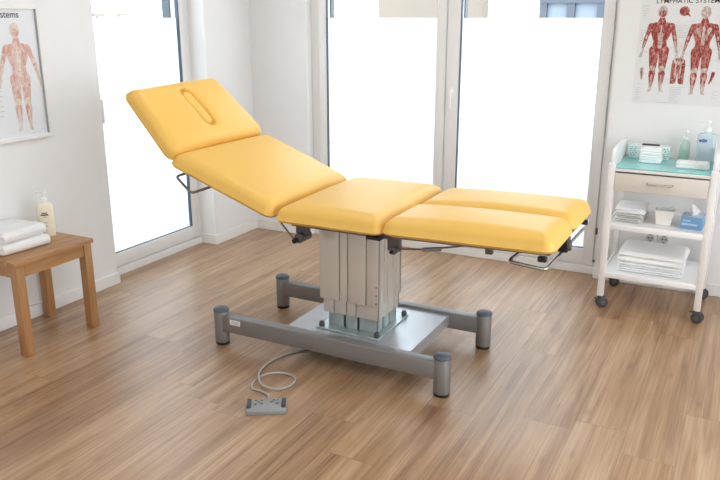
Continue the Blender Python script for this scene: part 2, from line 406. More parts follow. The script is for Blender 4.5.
# left glazed door
d = bpy.data.objects.new('window_2', None); C.objects.link(d); d.location = (-3.56, 3.73, 0); d['kind'] = 'structure'
xf, xb = -3.515, -3.60
b = BM()
box(b, (xb, 3.245, 0), (xf - .012, 3.285, 2.3)); box(b, (xb, 4.172, 0), (xf - .008, 4.205, 2.3), .003, 1); box(b, (xb, 3.245, 0), (xf + .008, 4.205, .05), .003, 1); box(b, (xb, 3.245, 2.24), (xf - .012, 4.205, 2.3))
obj('window_frame', b, M['pvc'], d)
b = BM()
box(b, (xb + .01, 3.288, .055), (xf, 3.345, 2.24), .005, 2); box(b, (xb + .01, 4.108, .055), (xf, 4.170, 2.24), .005, 2)
box(b, (xb + .01, 3.34, .055), (xf - .001, 4.115, .145), .005, 2); box(b, (xb + .01, 3.34, 2.15), (xf - .001, 4.115, 2.24), .005, 2)
dl = obj('window_leaf', b, M['pvc'], d)
b = BM(); box(b, (xf - .03, 4.100, .145), (xf - .004, 4.108, 2.15)); box(b, (xf - .03, 3.345, .145), (xf - .008, 4.108, .149)); obj('gasket', b, M['gasket'], dl, smooth=False)
b = BM(); box(b, (xb - .06, 4.104, .1), (xb + .005, 4.14, 2.15)); box(b, (xb - .06, 3.31, .1), (xb + .005, 3.349, 2.15)); obj('outer_cladding', b, M['exterior_clad'], dl, smooth=False)
glazing(dl, (xf - .028, 3.345, .145), (xf - .028, 4.108, 2.15), (-1, 0, 0), FT)
b = BM(); box(b, (xf, 3.309, .97), (xf + .012, 3.331, 1.05), .004, 2); box(b, (xf + .008, 3.311, 1.02), (xf + .04, 3.329, 1.038), .004, 2); box(b, (xf + .03, 3.311, .99), (xf + .042, 3.329, 1.13), .005, 2)
obj('handle', b, M['trim'], dl)

# sockets on the back wall
def socket(x):
    t = thing('wall_socket', (x, YB, .312), 'white wall power socket behind trolley, ' + ('left one of the pair' if x < -.42 else 'right one of the pair'), 'socket', 'wall sockets behind the trolley')
    b = BM(); box(b, (x - .038, YB - .008, .273), (x + .038, YB, .351), .004, 2); obj('cover_plate', b, M['socket'], t)
    b = BM(); cyl(b, (x, YB - .0095, .312), (x, YB - .006, .312), .023, n=28); obj('socket_well', b, M['paleink'], t)
    b = BM(); cyl(b, (x - .009, YB - .0115, .312), (x - .009, YB - .009, .312), .0045, n=12); cyl(b, (x + .009, YB - .0115, .312), (x + .009, YB - .009, .312), .0045, n=12)
    box(b, (x - .004, YB - .0115, .331), (x + .004, YB - .009, .336)); box(b, (x - .004, YB - .0115, .288), (x + .004, YB - .009, .293)); obj('pin_hole', b, M['black'], t, smooth=False)
socket(-.462); socket(-.382)

# glowing ceiling panels, unseen above the picture, added to brighten the room
for i, (x, y) in enumerate(((-2.2, 1.0), (-.2, 1.0), (-2.2, 3.0), (-.2, 3.0))):
    b = BM(); box(b, (x - .3, y - .3, H - .04), (x + .3, y + .3, H), .01, 2)
    t = tag(obj('added_light_panel', b, mat('added_light_glow', (.94, .975, 1), .5, emit=5.5, var=0), origin=(x, y, H)), 'unseen square light panel added on the ceiling to brighten the room', 'added light', 'added light panels')

# ------------------------------------------------------------------ treatment couch
couch = thing('treatment_couch', (-1.60, 3.09, 0), 'yellow upholstered treatment couch with raised back on grey H-shaped base', 'treatment couch')

def cushion(name, A, B, Cc, D, th, rc, re, crown=0.016, rh=.050, slot=None, m=None, n=48, parent=None, lip=0.010):
    """A head-near, B foot-near, Cc foot-far, D head-far: corners of the top face; thickness hangs below it"""
    A, B, Cc, D = map(Vector, (A, B, Cc, D))
    up = ((B - A).cross(D - A)).normalized()
    if up.z < 0: up = -up
    Lx, Ly = ((B - A).length + (Cc - D).length) / 2, ((D - A).length + (Cc - B).length) / 2
    hx, hy = Lx / 2, Ly / 2
    nx, ny = (n, max(14, int(n * min(1, Ly / Lx)))) if not slot else (110, 200)
    def coord(i, nn, h):
        t = -1 + 2 * i / nn
        return math.copysign(abs(math.sin(t * PI / 2)) * 0.55 + abs(t) * 0.45, t) * h
    def W(x, y, z):
        a, c = (x / hx + 1) / 2, (y / hy + 1) / 2
        p = A * (1 - a) * (1 - c) + B * a * (1 - c) + Cc * a * c + D * (1 - a) * c
        return p + up * z
    def plan(x, y):
        ax, ay = abs(x) - (hx - rc), abs(y) - (hy - rc)
        if ax > 0 and ay > 0:
            i, j = ax / rc, ay / rc
            X, Y = i * math.sqrt(1 - j * j / 2), j * math.sqrt(1 - i * i / 2)
            return math.copysign(hx - rc + X * rc, x), math.copysign(hy - rc + Y * rc, y)
        return x, y
    def edge(x, y):
        qx, qy = abs(x) - (hx - rc), abs(y) - (hy - rc)
        l = math.hypot(max(qx, 0), max(qy, 0)); return rc - (l + min(max(qx, qy), 0))
    def zt(x, y):
        dd = max(0, edge(x, y))
        z = crown * (1 - (x / hx) ** 2) * (1 - (y / hy) ** 2)
        if dd < rh: z -= re * (1 - math.sqrt(max(0, 1 - ((rh - dd) / rh) ** 2)))
        z -= 0.0
        if slot:
            sx0, sx1, sy, sr = slot
            px = min(max(x, sx0), sx1); q = math.hypot(x - px, y - sy) - sr
            z -= 0.030 * math.exp(-(q / 0.0065) ** 2) + (0.007 * math.exp(-(q / 0.022) ** 2))
            if q < 0: z -= 0.007
        return z
    b = BM()
    G = [[None] * (ny + 1) for _ in range(nx + 1)]; Q = {}
    for i in range(nx + 1):
        for j in range(ny + 1):
            x, y = plan(coord(i, nx, hx), coord(j, ny, hy)); Q[i, j] = (x, y)
            G[i][j] = b.verts.new(W(x, y, zt(x, y)))
    for i in range(nx):
        for j in range(ny): b.faces.new((G[i][j], G[i + 1][j], G[i + 1][j + 1], G[i][j + 1]))
    per = [(i, 0) for i in range(nx)] + [(nx, j) for j in range(ny)] + [(i, ny) for i in range(nx, 0, -1)] + [(0, j) for j in range(ny, 0, -1)]
    prev = [G[i][j] for i, j in per]
    for k, (zz, ins) in enumerate(((-re - (th - re - lip) * .5, -.003), (-th + lip, 0), (-th + lip * .35, lip * .3), (-th, lip), (-th, .06))):
        ring = []
        for (i, j) in per:
            x, y = Q[i, j]; s = 1 - ins / hx; t = 1 - ins / hy
            ring.append(b.verts.new(W(x * s, y * t, zz)))
        for q in range(len(per)):
            r = (q + 1) % len(per); b.faces.new((prev[q], prev[r], ring[r], ring[q]))
        prev = ring
    b.faces.new(prev)
    return obj(name, b, m or M['vinyl'], parent or couch, ang=80)

head = cushion('headrest', (-2.660, 2.725, 1.291), (-2.398, 2.725, .986), (-2.385, 3.470, 1.006), (-2.712, 3.435, 1.302), .078, .045, .058, .012, rh=.058,
               slot=(-.100, .055, -.003, .040))
back = cushion('backrest', (-2.436, 2.725, .997), (-1.863, 2.725, .795), (-1.850, 3.465, .795), (-2.400, 3.465, 1.006), .080, .040, .062, .018, rh=.072)
seat = cushion('seat', (-1.861, 2.725, .790), (-1.332, 2.725, .792), (-1.320, 3.465, .806), (-1.848, 3.465, .804), .078, .035, .062, .022, rh=.072)
for y0, y1, zr in ((2.725, 3.082, .812), (3.092, 3.465, .812)):
    cushion('leg_rest', (-1.329 if y0 < 3 else -1.323, y0, .794), (-.600, y0, zr), (-.603, y1, zr), (-1.324 if y0 < 3 else -1.317, y1, .798), .074, .045, .058, .018, rh=.066)

# boards & rails beneath the cushions
def slab(name, p, q, y0, y1, th, m, drop):
    p, q = Vector(p), Vector(q); d = (q - p).normalized(); n = Vector((d.z, 0, -d.x))
    if n.z > 0: n = -n
    b = BM(); c = [p + n * drop, q + n * drop, q + n * (drop + th), p + n * (drop + th)]
    vs = [[b.verts.new((v.x, y, v.z)) for v in c] for y in (y0, y1)]
    for k in range(4): b.faces.new((vs[0][k], vs[0][(k + 1) % 4], vs[1][(k + 1) % 4], vs[1][k]))
    b.faces.new(vs[0]); b.faces.new(vs[1][::-1])
    return obj(name, b, m, couch, smooth=False)
slab('base_board', (-2.645, 0, 1.245), (-2.43, 0, 1.012), 2.80, 3.38, .010, M['board'], .074)
slab('base_board', (-2.35, 0, .965), (-1.88, 0, .803), 2.78, 3.40, .010, M['board'], .077)
slab('base_board', (-1.78, 0, .785), (-1.34, 0, .788), 2.745, 3.435, .012, M['board'], .070)
slab('base_board', (-1.28, 0, .791), (-.62, 0, .811), 2.745, 3.06, .010, M['board'], .070)
slab('base_board', (-1.28, 0, .790), (-.62, 0, .799), 3.12, 3.43, .010, M['board'], .070)
def rail(pts, m=None, r=.012, name='steel_rail'):
    b = BM(); tube(b, pts, r, 10); return obj(name, b, m or M['dark_metal'], couch)
b = BM()
for y in (2.90, 3.28): box(b, (-1.79, y - .018, .660), (-1.33, y + .018, .705), .003, 1)
for x in (-1.77, -1.35): box(b, (x - .018, 2.90, .660), (x + .018, 3.28, .70), .003, 1)
obj('seat_frame', b, M['dark_metal'], couch)
rail([(-1.86, 2.92, .70), (-2.30, 2.92, .855)]); rail([(-1.86, 3.27, .70), (-2.30, 3.27, .855)])
rail([(-1.29, 2.92, .700), (-.66, 2.92, .712)], r=.010); rail([(-1.29, 3.27, .700), (-.66, 3.27, .708)], r=.010)
rail([(-2.36, 2.92, .893), (-2.59, 2.92, 1.13)], r=.010); rail([(-2.36, 3.27, .893), (-2.59, 3.27, 1.13)], r=.010)
# pivot bracket at the back hinge, with lever
b = BM(); box(b, (-1.795, 2.80, .650), (-1.73, 2.83, .712), .004, 1); box(b, (-1.80, 2.79, .690), (-1.62, 2.82, .712), .003, 1); obj('pivot_bracket', b, M['dark_metal'], couch)
b = BM(); cyl(b, (-1.765, 2.775, .637), (-1.765, 2.86, .637), .024, n=22, bev=.004); cyl(b, (-1.775, 2.755, .628), (-1.775, 2.775, .628), .012, n=14, mi=1); obj('pivot_boss', b, [M['dark_metal'], M['black']], couch)
rail([(-1.885, 2.79, .715), (-1.79, 2.78, .628)], M['brown_rod'], .004, 'release_lever')
b = BM(); box(b, (-1.405, 2.745, .690), (-1.335, 2.775, .722), .004, 1); obj('hinge_block', b, M['black'], couch)
b = BM(); box(b, (-1.325, 2.79, .640), (-1.265, 2.815, .712), .004, 1); obj('hinge_bracket', b, M['dark_metal'], couch)
b = BM(); cyl(b, (-1.285, 2.765, .648), (-1.285, 2.80, .648), .016, n=20, bev=.003); cyl(b, (-1.29, 2.755, .645), (-1.29, 2.766, .645), .008, n=12, mi=1); obj('bracket_boss', b, [M['dark_metal'], M['black']], couch)
gs = rail([(-1.28, 2.80, .650), (-1.15, 2.80, .666), (-.98, 2.80, .706)], M['brown_rod'], .004, 'release_rod')
b = BM(); cyl(b, (-1.16, 2.80, .664), (-1.08, 2.80, .678), .0095, n=16); obj('rod_sleeve', b, M['grey_steel'], couch)
b = BM(); box(b, (-.885, 2.78, .690), (-.855, 2.80, .712), .002, 1); obj('stop_lug', b, M['dark_metal'], couch)
# bent rods: hand loop under the backrest and paper-roll bar at the foot end
rail(fillet([(-2.345, 2.86, .900), (-2.43, 2.74, .868), (-2.325, 2.72, .800), (-2.215, 2.82, .842)], .02), M['brown_rod'], .0065, 'hand_loop')
rail(fillet([(-.745, 2.93, .705), (-.795, 2.80, .668), (-.632, 2.760, .668), (-.612, 3.50, .690), (-.76, 3.45, .70)], .03), M['chrome'], .0075, 'foot_bar')
b = BM(); box(b, (-.665, 2.745, .700), (-.630, 2.770, .722), .004, 1); obj('bar_clamp', b, M['black'], couch)
b = BM(); box(b, (-.640, 2.975, .680), (-.600, 3.03, .742), .004, 1); bc = obj('bar_clamp', b, M['black'], couch)
b = BM(); cyl(b, (-.604, 3.00, .705), (-.590, 3.00, .705), .020, n=20, bev=.003); obj('clamp_knob', b, M['dark_metal'], bc)
b = BM(); cyl(b, (-.630, 3.37, .715), (-.600, 3.37, .715), .012, n=16); obj('end_stop', b, M['black'], couch)

# telescopic column
def stage(x0, x1, y0, y1, z0, z1, m, slots_f, slots_s, name='column_stage', gap=.004):
    b = BM(); g = .012
    box(b, (x0 + g, y0 + g, z0 + .004), (x1 - g, y1 - g, z1 - .004), mi=1)
    def strip(u0, u1, cuts):
        e = [u0] + [v for c in cuts for v in (c - gap / 2, c + gap / 2)] + [u1]
        return [(e[i], e[i + 1]) for i in range(0, len(e), 2)]
    for a, c in strip(x0, x1, sorted(slots_f)):
        box(b, (a, y0, z0), (c, y0 + g + .002, z1), .0025, 2); box(b, (a, y1 - g - .002, z0), (c, y1, z1), .0025, 2)
    for a, c in strip(y0 + .001, y1 - .001, sorted(slots_s)):
        box(b, (x1 - g - .002, a, z0), (x1, c, z1), .0025, 2); box(b, (x0, a, z0), (x0 + g + .002, c, z1), .0025, 2)
    return obj(name, b, [m, M['charcoal']], couch)
stage(-1.750, -1.436, 2.935, 3.190, .300, .655, M['alu'], [-1.642, -1.598, -1.50], [3.00, 3.035, 3.10, 3.128])
stage(-1.738, -1.443, 2.948, 3.185, .228, .45, M['alu'], [-1.612, -1.68, -1.56], [3.06, 3.12])
stage(-1.718, -1.455, 2.962, 3.180, .158, .36, M['alu_low'], [-1.628, -1.555], [3.03, 3.10], gap=.011)
b = BM(); box(b, (-1.76, 2.92, .645), (-1.40, 3.18, .672), .004, 1); obj('column_head_plate', b, M['dark_metal'], couch)
for z in (.40, .36, .32):
    b = BM(); cyl(b, (-1.446, 2.9325, z), (-1.446, 2.94, z), .0035, n=10); obj('screw', b, M['charcoal'], couch)
# base
b = BM(); box(b, (-1.757, 2.905, .150), (-1.420, 3.255, .158), .002, 1); obj('mounting_plate', b, M['zinc'], couch)
for x, y in ((-1.737, 2.928), (-1.437, 2.925), (-1.436, 3.235), (-1.737, 3.235)):
    b = BM(); cyl(b, (x, y, .158), (x, y, .166), .014, n=18); lathe(b, (x, y, .166), [(.0135, 0), (.0135, .008), (.009, .016), (0, .018)], 18); obj('bolt', b, M['charcoal'], couch)
b = BM(); box(b, (-1.90, 2.83, .138), (-1.240, 3.37, .150), .002, 1); box(b, (-1.90, 2.84, .095), (-1.89, 3.36, .14)); box(b, (-1.25, 2.84, .095), (-1.240, 3.36, .14))
obj('base_sheet', b, M['sheet'], couch)
for y in (2.82, 3.385):
    b = BM(); box(b, (-2.25, y - .028, .078), (-1.06, y + .028, .164), .007, 3); o = obj('base_beam', b, M['grey_steel'], couch)
    if y < 3:
        b = BM(); box(b, (-2.193, y - .0295, .125), (-2.130, y - .028, .152), .0004, 1); lb = obj('rating_label', b, M['label'], o)
        b = BM()
        for k in range(3): box(b, (-2.187 + .004 * k, y - .0300, .131 + .006 * k), (-2.137, y - .0294, .1335 + .006 * k))
        obj('label_print', b, M['greyink'], o, smooth=False)
    for x in (-2.265, -1.064):
        b = BM(); lathe(b, (x, y, 0), [(0, .014), (.036, .014), (.038, .02), (.038, .176), (.036, .181), (0, .181)], 32); f = obj('foot_post', b, M['grey_steel'], couch)
        b = BM(); lathe(b, (x, y, 0), [(0, .178), (.0395, .178), (.0405, .184), (.038, .190), (.028, .197), (.012, .200), (0, .2005)], 32); obj('end_cap', b, M['cap'], f)
        b = BM(); lathe(b, (x, y, 0), [(0, 0), (.034, 0), (.036, .004), (.036, .014), (0, .0145)], 32); obj('rubber_foot', b, M['black'], f)

# ------------------------------------------------------------------ foot control and cord
ct = thing('foot_control', (-1.672, 2.357, 0), 'silver grey foot switch with arrow marks lying on the floor before the couch', 'foot switch')
ang = math.atan2(.09, .15); c0 = Vector((-1.674, 2.350, 0)); Rm = Rz(ang)
def lc(x, y, z): return c0 + Rm @ Vector((x, y, z))
b = BM(); hw, hd = .086, .045
prof = [(-hd, .002), (-hd, .016), (-hd + .012, .028), (0, .034), (hd - .015, .036), (hd, .028), (hd, .002)]
prof_bev = []
rings = []
for x, s in ((-hw, .80), (-hw + .004, .95), (-hw + .010, 1), (hw - .010, 1), (hw - .004, .95), (hw, .80)):
    rings.append([b.verts.new(lc(x, p[0] * (s if s < 1 else 1), .002 + (p[1] - .002) * s)) for p in prof])
for i in range(len(rings) - 1):
    for k in range(len(prof)):
        kk = (k + 1) % len(prof); b.faces.new((rings[i][k], rings[i][kk], rings[i + 1][kk], rings[i + 1][k]))
b.faces.new(rings[0]); b.faces.new(rings[-1][::-1])
obj('housing', b, M['control'], ct, ang=35)
b = BM(); box(b, lc(0, 0, 0) + Vector((-hw + .004, -hd + .003, 0)), lc(0, 0, 0) + Vector((hw - .004, hd - .003, .003)), rot=Rm, piv=c0); obj('rubber_base', b, M['black'], ct)
for s in (-1, 1):
    b = BM(); box(b, c0 + Vector((s * .073 - .010, -.034, .016)), c0 + Vector((s * .073 + .010, .036, .0385)), .006, 3, rot=Rm, piv=c0); obj('end_button', b, M['charcoal'], ct)
b = BM()
def tri(x, y, s, up):
    z = .034 + .002 * (y > 0) + .0012
    h = s * (1 if up else -1)
    vs = [b.verts.new(lc(x - s, y - h * .5, z)), b.verts.new(lc(x + s, y - h * .5, z)), b.verts.new(lc(x, y + h, z))]
    vt = [b.verts.new(v.co + Vector((0, 0, -.003))) for v in vs]
    b.faces.new(vs); b.faces.new(vt[::-1])
    for k in range(3): b.faces.new((vs[k], vs[(k + 1) % 3], vt[(k + 1) % 3], vt[k]))
for a_ in ((-.045, .018, .006, True), (-.045, -.010, .006, False), (-.020, .018, .005, True), (.030, .018, .006, True), (.046, -.006, .007, False)):
    b = BM(); tri(*a_); obj('arrow_mark', b, M['charcoal'], ct, smooth=False)
for x, y in ((-.033, .004), (-.020, -.008), (.022, .004), (.046, .018)):
    b = BM(); box(b, c0 + Vector((x - .005, y - .0015, .0325)), c0 + Vector((x + .005, y + .0015, .0365)), rot=Rm, piv=c0)
    obj('dash_mark', b, M['charcoal'], ct, smooth=False)
cp = [(-1.699, 2.405), (-1.740, 2.450), (-1.785, 2.468), (-1.83, 2.47), (-1.859, 2.503), (-1.87, 2.559), (-1.856, 2.623), (-1.81, 2.659), (-1.742, 2.66), (-1.704, 2.623), (-1.701, 2.559), (-1.733, 2.51), (-1.801, 2.507), (-1.851, 2.547), (-1.899, 2.624), (-1.92, 2.734), (-1.903, 2.819), (-1.866, 2.897), (-1.80, 2.99), (-1.72, 3.04)]
zz = [.016, .008] + [.0055] * 8 + [.006, .008, .012, .014, .010] + [.006] * 5
b = BM(); tube(b, smooth_path([(x, y, z) for (x, y), z in zip(cp, zz)], 8), .0048, 10)
obj('cord', b, M['cable'], ct)

# ------------------------------------------------------------------ wooden stool with towels and bottle
st = thing('side_table', (-3.18, 2.465, 0), 'small brown wooden side table against left wall, carrying towels and a bottle', 'side table')
b = BM(); n = 6; x0, x1 = -3.392, -2.993; wd = (x1 - x0) / n
for k in range(n): box(b, (x0 + k * wd + (.0006 if k else 0), 2.218, .467), (x0 + (k + 1) * wd - (.0006 if k < n - 1 else 0), 2.705, .490), .0015, 2)
obj('table_top', b, M['oak_top'], st)
for x in (-3.38, -3.050):
    for y in (2.230, 2.648):
        b = BM(); box(b, (x, y, 0), (x + .048, y + .048, .467), .003, 2)
        obj('leg', b, M['oak_leg'], st)
for lo, hi in (((-3.326, 2.236, .405), (-3.055, 2.256, .467)), ((-3.326, 2.668, .405), (-3.055, 2.688, .467)), ((-3.024, 2.282, .405), (-3.006, 2.643, .467)), ((-3.373, 2.282, .405), (-3.355, 2.643, .467))):
    b = BM(); box(b, lo, hi, .002, 1); obj('apron', b, M['oak_top'], st)

def folded(name, cx, cy, z0, sx, sy, h, layers, m, label, cat, group, rot=0.0, seed=1, bulge=.35, parent=None):
    """folded cloth: stacked soft layers joined by a rolled fold along the front (-y) and right edges"""
    rnd = random.Random(seed); b = BM(); R = Rz(rot); c = Vector((cx, cy, 0)); lh = h / layers
    ns, nu = 22, 20
    for l in range(layers):
        ox, oy = (rnd.random() - .5) * .008, (rnd.random() - .5) * .006
        ax, ay = sx / 2 - rnd.random() * .004, sy / 2 - rnd.random() * .004
        ph = rnd.random() * 6
        grid = []
        zc = z0 + (l + .5) * lh; hh = lh * .5 * 1.03
        if l == 0: zc += hh - lh * .5
        for i in range(nu + 1):
            row = []
            u = -1 + 2 * i / nu; u = math.copysign(abs(math.sin(u * PI / 2)) ** .9, u)
            for k in range(2 * ns):
                v = -1 + 2 * (k % ns) / (ns - 1) if k < ns else 1 - 2 * (k % ns) / (ns - 1)
                sgn = 1 if k < ns else -1
                e = max(abs(u), abs(v)); q = max(0, 1 - (max(0, abs(u) - .86) / .14) ** 2) ** .5 * max(0, 1 - (max(0, abs(v) - .86) / .14) ** 2) ** .5
                zt = zc + sgn * hh * q
                zt += (.0016 if sgn > 0 else 0) * math.sin(u * 5 + ph) * math.cos(v * 4 + ph) * q
                X = u * ax * (1 - .02 * abs(v) ** 6) + ox; Y = v * ay * (1 - .02 * abs(u) ** 6) + oy
                row.append(b.verts.new(c + R @ Vector((X, Y, max(z0 + .0003, zt)))))
            grid.append(row)
        kk = 2 * ns
        for i in range(nu):
            for k in range(kk):
                b.faces.new((grid[i][k], grid[i + 1][k], grid[i + 1][(k + 1) % kk], grid[i][(k + 1) % kk]))
        b.faces.new(grid[0]); b.faces.new(grid[-1][::-1])
    # fold rolls joining pairs of layers on the +x edge (or front)
    for l in range(0, layers - 1, 2):
        zc = z0 + (l + 1) * lh; r = lh * .92
        for i in range(1):
            p = [c + R @ Vector((sx / 2 - r * .75, -sy / 2 * .93 + t * sy * .93, zc)) for t in (0, .25, .5, .75, 1)]
            tube(b, p, r, 14)
    bmesh.ops.remove_doubles(b, verts=b.verts, dist=.0002)
    o = obj(name, b, m, parent, origin=(cx, cy, z0), ang=70)
    if parent is None: tag(o, label, cat, group)
    return o
folded('folded_towel', -3.247, 2.405, .490, .265, .28, .054, 2, M['towel'], 'white folded towel, lower of two on the wooden table', 'towel', 'towels on the wooden table', rot=-.05, seed=3)
folded('folded_towel', -3.252, 2.40, .545, .25, .268, .056, 2, M['towel'], 'white folded towel, upper of two on the wooden table', 'towel', 'towels on the wooden table', rot=.02, seed=5)

# massage oil bottle on the table
bo = thing('pump_bottle', (-3.240, 2.628, .490), 'cream coloured lotion bottle with white pump beside towels on wooden table', 'bottle')
ra = math.radians(38)
b = BM(); lathe(b, (-3.240, 2.628, .490), [(0, 0), (.036, 0), (.041, .005), (.042, .02), (.042, .15), (.041, .164), (.034, .175), (.016, .181), (.014, .190), (0, .190)], 32, sy=.62, rot=ra); obj('bottle_body', b, M['cream_liquid'], bo)
b = BM(); lathe(b, (-3.240, 2.628, .490), [(0, .186), (.016, .186), (.017, .204), (.011, .209), (.006, .212), (.006, .232), (.014, .234), (.015, .243), (0, .245)], 24)
vs = [Vector((-3.240, 2.628, .730)), Vector((-3.263, 2.611, .729)), Vector((-3.273, 2.603, .722))]; tube(b, vs, .005, 8); obj('pump', b, M['pump'], bo)
def wrap_marks(base, rx, ry, rot, marks, m, parent, name):
    """thin printed marks following an elliptical bottle; marks are (ang0, ang1, z0, z1)"""
    b = BM()
    for a0, a1, z0, z1 in marks:
        n = 6; pr = None
        for i in range(n + 1):
            a = a0 + (a1 - a0) * i / n; cur = []
            for k in (1.004, 1.02):
                for z in (z0, z1):
                    x, y = math.cos(a) * rx * k, math.sin(a) * ry * k
                    cur.append(b.verts.new((base[0] + x * math.cos(rot) - y * math.sin(rot), base[1] + x * math.sin(rot) + y * math.cos(rot), base[2] + z)))
            if pr:
                for q in ((2, 3), (0, 1)): b.faces.new((pr[q[0]], cur[q[0]], cur[q[1]], pr[q[1]]))
                b.faces.new((pr[0], cur[0], cur[2], pr[2])); b.faces.new((pr[1], cur[1], cur[3], pr[3]))
            pr = cur
    return obj(name, b, m, parent, smooth=False)
D = math.radians
F = -90
wrap_marks((-3.240, 2.628, .490), .042, .026, ra, [(D(F - 40), D(F + 38), .050, .148)], M['cream_liquid'], bo, 'label')
wrap_marks((-3.240, 2.628, .490), .0431, .0268, ra, [(D(F - 18), D(F + 20), .128, .133), (D(F - 26), D(F + 26), .117, .124), (D(F - 8), D(F + 14), .108, .111), (D(F - 14), D(F + 12), .078, .080), (D(F - 10), D(F + 16), .060, .062)], M['ink'], bo, 'label_print')

# ------------------------------------------------------------------ trolley
tx0, tx1, ty0, ty1, tz = -.666, -.118, 4.215, 4.655, .822
tr = thing('trolley', ((tx0 + tx1) / 2, (ty0 + ty1) / 2, 0), 'white three-tier medical trolley with drawer and castors against back wall', 'trolley')
pw = .036
for x in (tx0, tx1 - pw):
    for y in (ty0, ty1 - .035):
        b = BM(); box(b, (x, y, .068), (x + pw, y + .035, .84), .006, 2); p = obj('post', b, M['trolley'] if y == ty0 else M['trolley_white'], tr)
        if x > -.4 and y > 4.3:
            for k in range(14):
                b = BM(); box(b, (x + .012, y - .001, .17 + k * .045), (x + .026, y + .001, .195 + k * .045)); obj('slot', b, M['greyink'], p, smooth=False)
# side wings above the top
for x in (tx0 + .008, tx1 - .030):
    b = BM(); outl = []
    y0, y1, z0, z1, r = ty0 + .004, ty1 - .004, .80, .922, .05
    outl = [(y0, z0)] + [(y0 + r - r * math.cos(t), z1 - r + r * math.sin(t)) for t in [PI / 2 * k / 8 for k in range(9)]] + [(y1 - r + r * math.sin(t), z1 - r + r * math.cos(t)) for t in [PI / 2 * k / 8 for k in range(9)]] + [(y1, z0)]
    A = [b.verts.new((x, y, z)) for y, z in outl]; B = [b.verts.new((x + .022, y, z)) for y, z in outl]
    b.faces.new(A); b.faces.new(B[::-1])
    for k in range(len(A)): b.faces.new((A[k], A[(k + 1) % len(A)], B[(k + 1) % len(A)], B[k]))
    bmesh.ops.bevel(b, geom=[e for e in b.edges if abs(e.verts[0].co.x - e.verts[1].co.x) < 1e-5], offset=.006, segments=2, affect='EDGES')
    obj('side_guard', b, M['trolley_white'], tr)
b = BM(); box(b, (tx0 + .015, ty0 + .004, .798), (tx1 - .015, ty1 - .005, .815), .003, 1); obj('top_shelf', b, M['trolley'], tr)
b = BM(); box(b, (tx0 + .034, ty0 + .006, .816), (tx1 - .034, ty1 - .010, .822), .001, 1); obj('glass_mat', b, M['turq'], tr); bpy.context.view_layer.update()
b = BM(); box(b, (tx0 + pw + .002, ty0 + .006, .791), (tx1 - pw - .002, ty0 + .30, .797)); obj('drawer_gap', b, M['dark_metal'], tr, smooth=False)
b = BM(); box(b, (tx0 + pw + .003, ty0 + .003, .692), (tx1 - pw - .003, ty0 + .021, .790), .003, 2); box(b, (tx0 + pw + .012, ty0 + .02, .700), (tx1 - pw - .012, ty1 - .03, .780))
dr = obj('drawer', b, M['drawer'], tr)
b = BM(); tube(b, fillet([(-.460, ty0 + .004, .747), (-.455, ty0 - .022, .745), (-.335, ty0 - .022, .745), (-.330, ty0 + .004, .747)], .012), .0042, 10); obj('handle', b, M['chrome'], dr)
for z in (.498, .215):
    b = BM(); box(b, (tx0 + .015, ty0 + .004, z - .006), (tx1 - .015, ty1 - .004, z), .002, 1)
    box(b, (tx0 + pw - .006, ty0 + .003, z - .030), (tx1 - pw + .006, ty0 + .020, z + .003), .003, 2); box(b, (tx0 + pw - .006, ty1 - .018, z - .030), (tx1 - pw + .006, ty1 - .003, z + .003), .003, 2)
    for x in (tx0 + .012, tx1 - .024): box(b, (x, ty0 + .03, z - .030), (x + .012, ty1 - .03, z + .006), .002, 1)
    obj('shelf', b, M['trolley_white'], tr)
for (x, y, a) in ((tx0 + .02, ty0 + .017, .6), (tx1 - .02, ty0 + .017, -.2), (tx0 + .02, ty1 - .017, .2), (tx1 - .02, ty1 - .017, .9)):
    R = Rz(a); c = Vector((x, y, 0))
    b = BM(); cyl(b, (x, y, .055), (x, y, .070), .014, n=16)
    box(b, (x - .018, y - .010, .050), (x + .030, y + .010, .064), .004, 2, rot=R, piv=c); box(b, (x - .034, y - .009, .052), (x - .012, y + .009, .058), .002, 1, rot=R, piv=c)
    ca = obj('castor', b, M['castor'], tr)
    for s in (-1, 1):
        b = BM(); p = c + R @ Vector((.010, s * .013, .0315)); q = R @ Vector((0, 1, 0))
        cyl(b, p - q * .008, p + q * .008, .0315, n=30, bev=.005); cyl(b, p - q * .0095 * 1, p + q * .0095, .013, n=18, mi=1)
        obj('wheel', b, [M['castor'], M['dark_metal']], ca)

Tz = .8222
# glove box behind
gb = thing('glove_box', (-.505, 4.58, Tz), 'patterned cardboard glove box with dark slot, behind the white wipes on trolley top', 'box')
b = BM(); box(b, (-.617, 4.555, Tz + .0004), (-.395, 4.635, Tz + .074), .002, 1); obj('carton', b, M['boxwhite'], gb)
b = BM(); box(b, (-.55, 4.575, Tz + .0735), (-.455, 4.615, Tz + .079), .003, 2); obj('opening', b, M['ink'], gb)
b = BM(); rr = random.Random(2)
for sx_, ex_ in ((-.615, -.570), (-.455, -.398)):
    for k in range(6):
        x = sx_ + rr.random() * .01; z = Tz + .008 + k * .0105
        while x < ex_ - .006:
            wdt = .004 + rr.random() * .012; box(b, (x, 4.5542, z), (min(x + wdt, ex_), 4.5552, z + .005)); x += wdt + .004 + rr.random() * .006
for k in range(5):
    y = 4.562
    while y < 4.62: wdt = .005 + rr.random() * .012; box(b, (-.6178, y, Tz + .010 + k * .012), (-.6168, y + wdt, Tz + .015 + k * .012)); y += wdt + .006
obj('carton_print', b, M['teal'], gb, smooth=False)
# stack of wipes
t = folded('stacked_wipes', -.483, 4.455, Tz, .118, .10, .078, 5, M['cloth'], 'stack of white paper wipes standing before the patterned box on trolley top', 'wipes', None, rot=.04, seed=12)
folded('folded_cloth', -.258, 4.385, Tz, .165, .11, .032, 2, M['cloth'], 'flat white folded cloth before the two bottles on trolley top', 'cloth', None, rot=.05, seed=9)
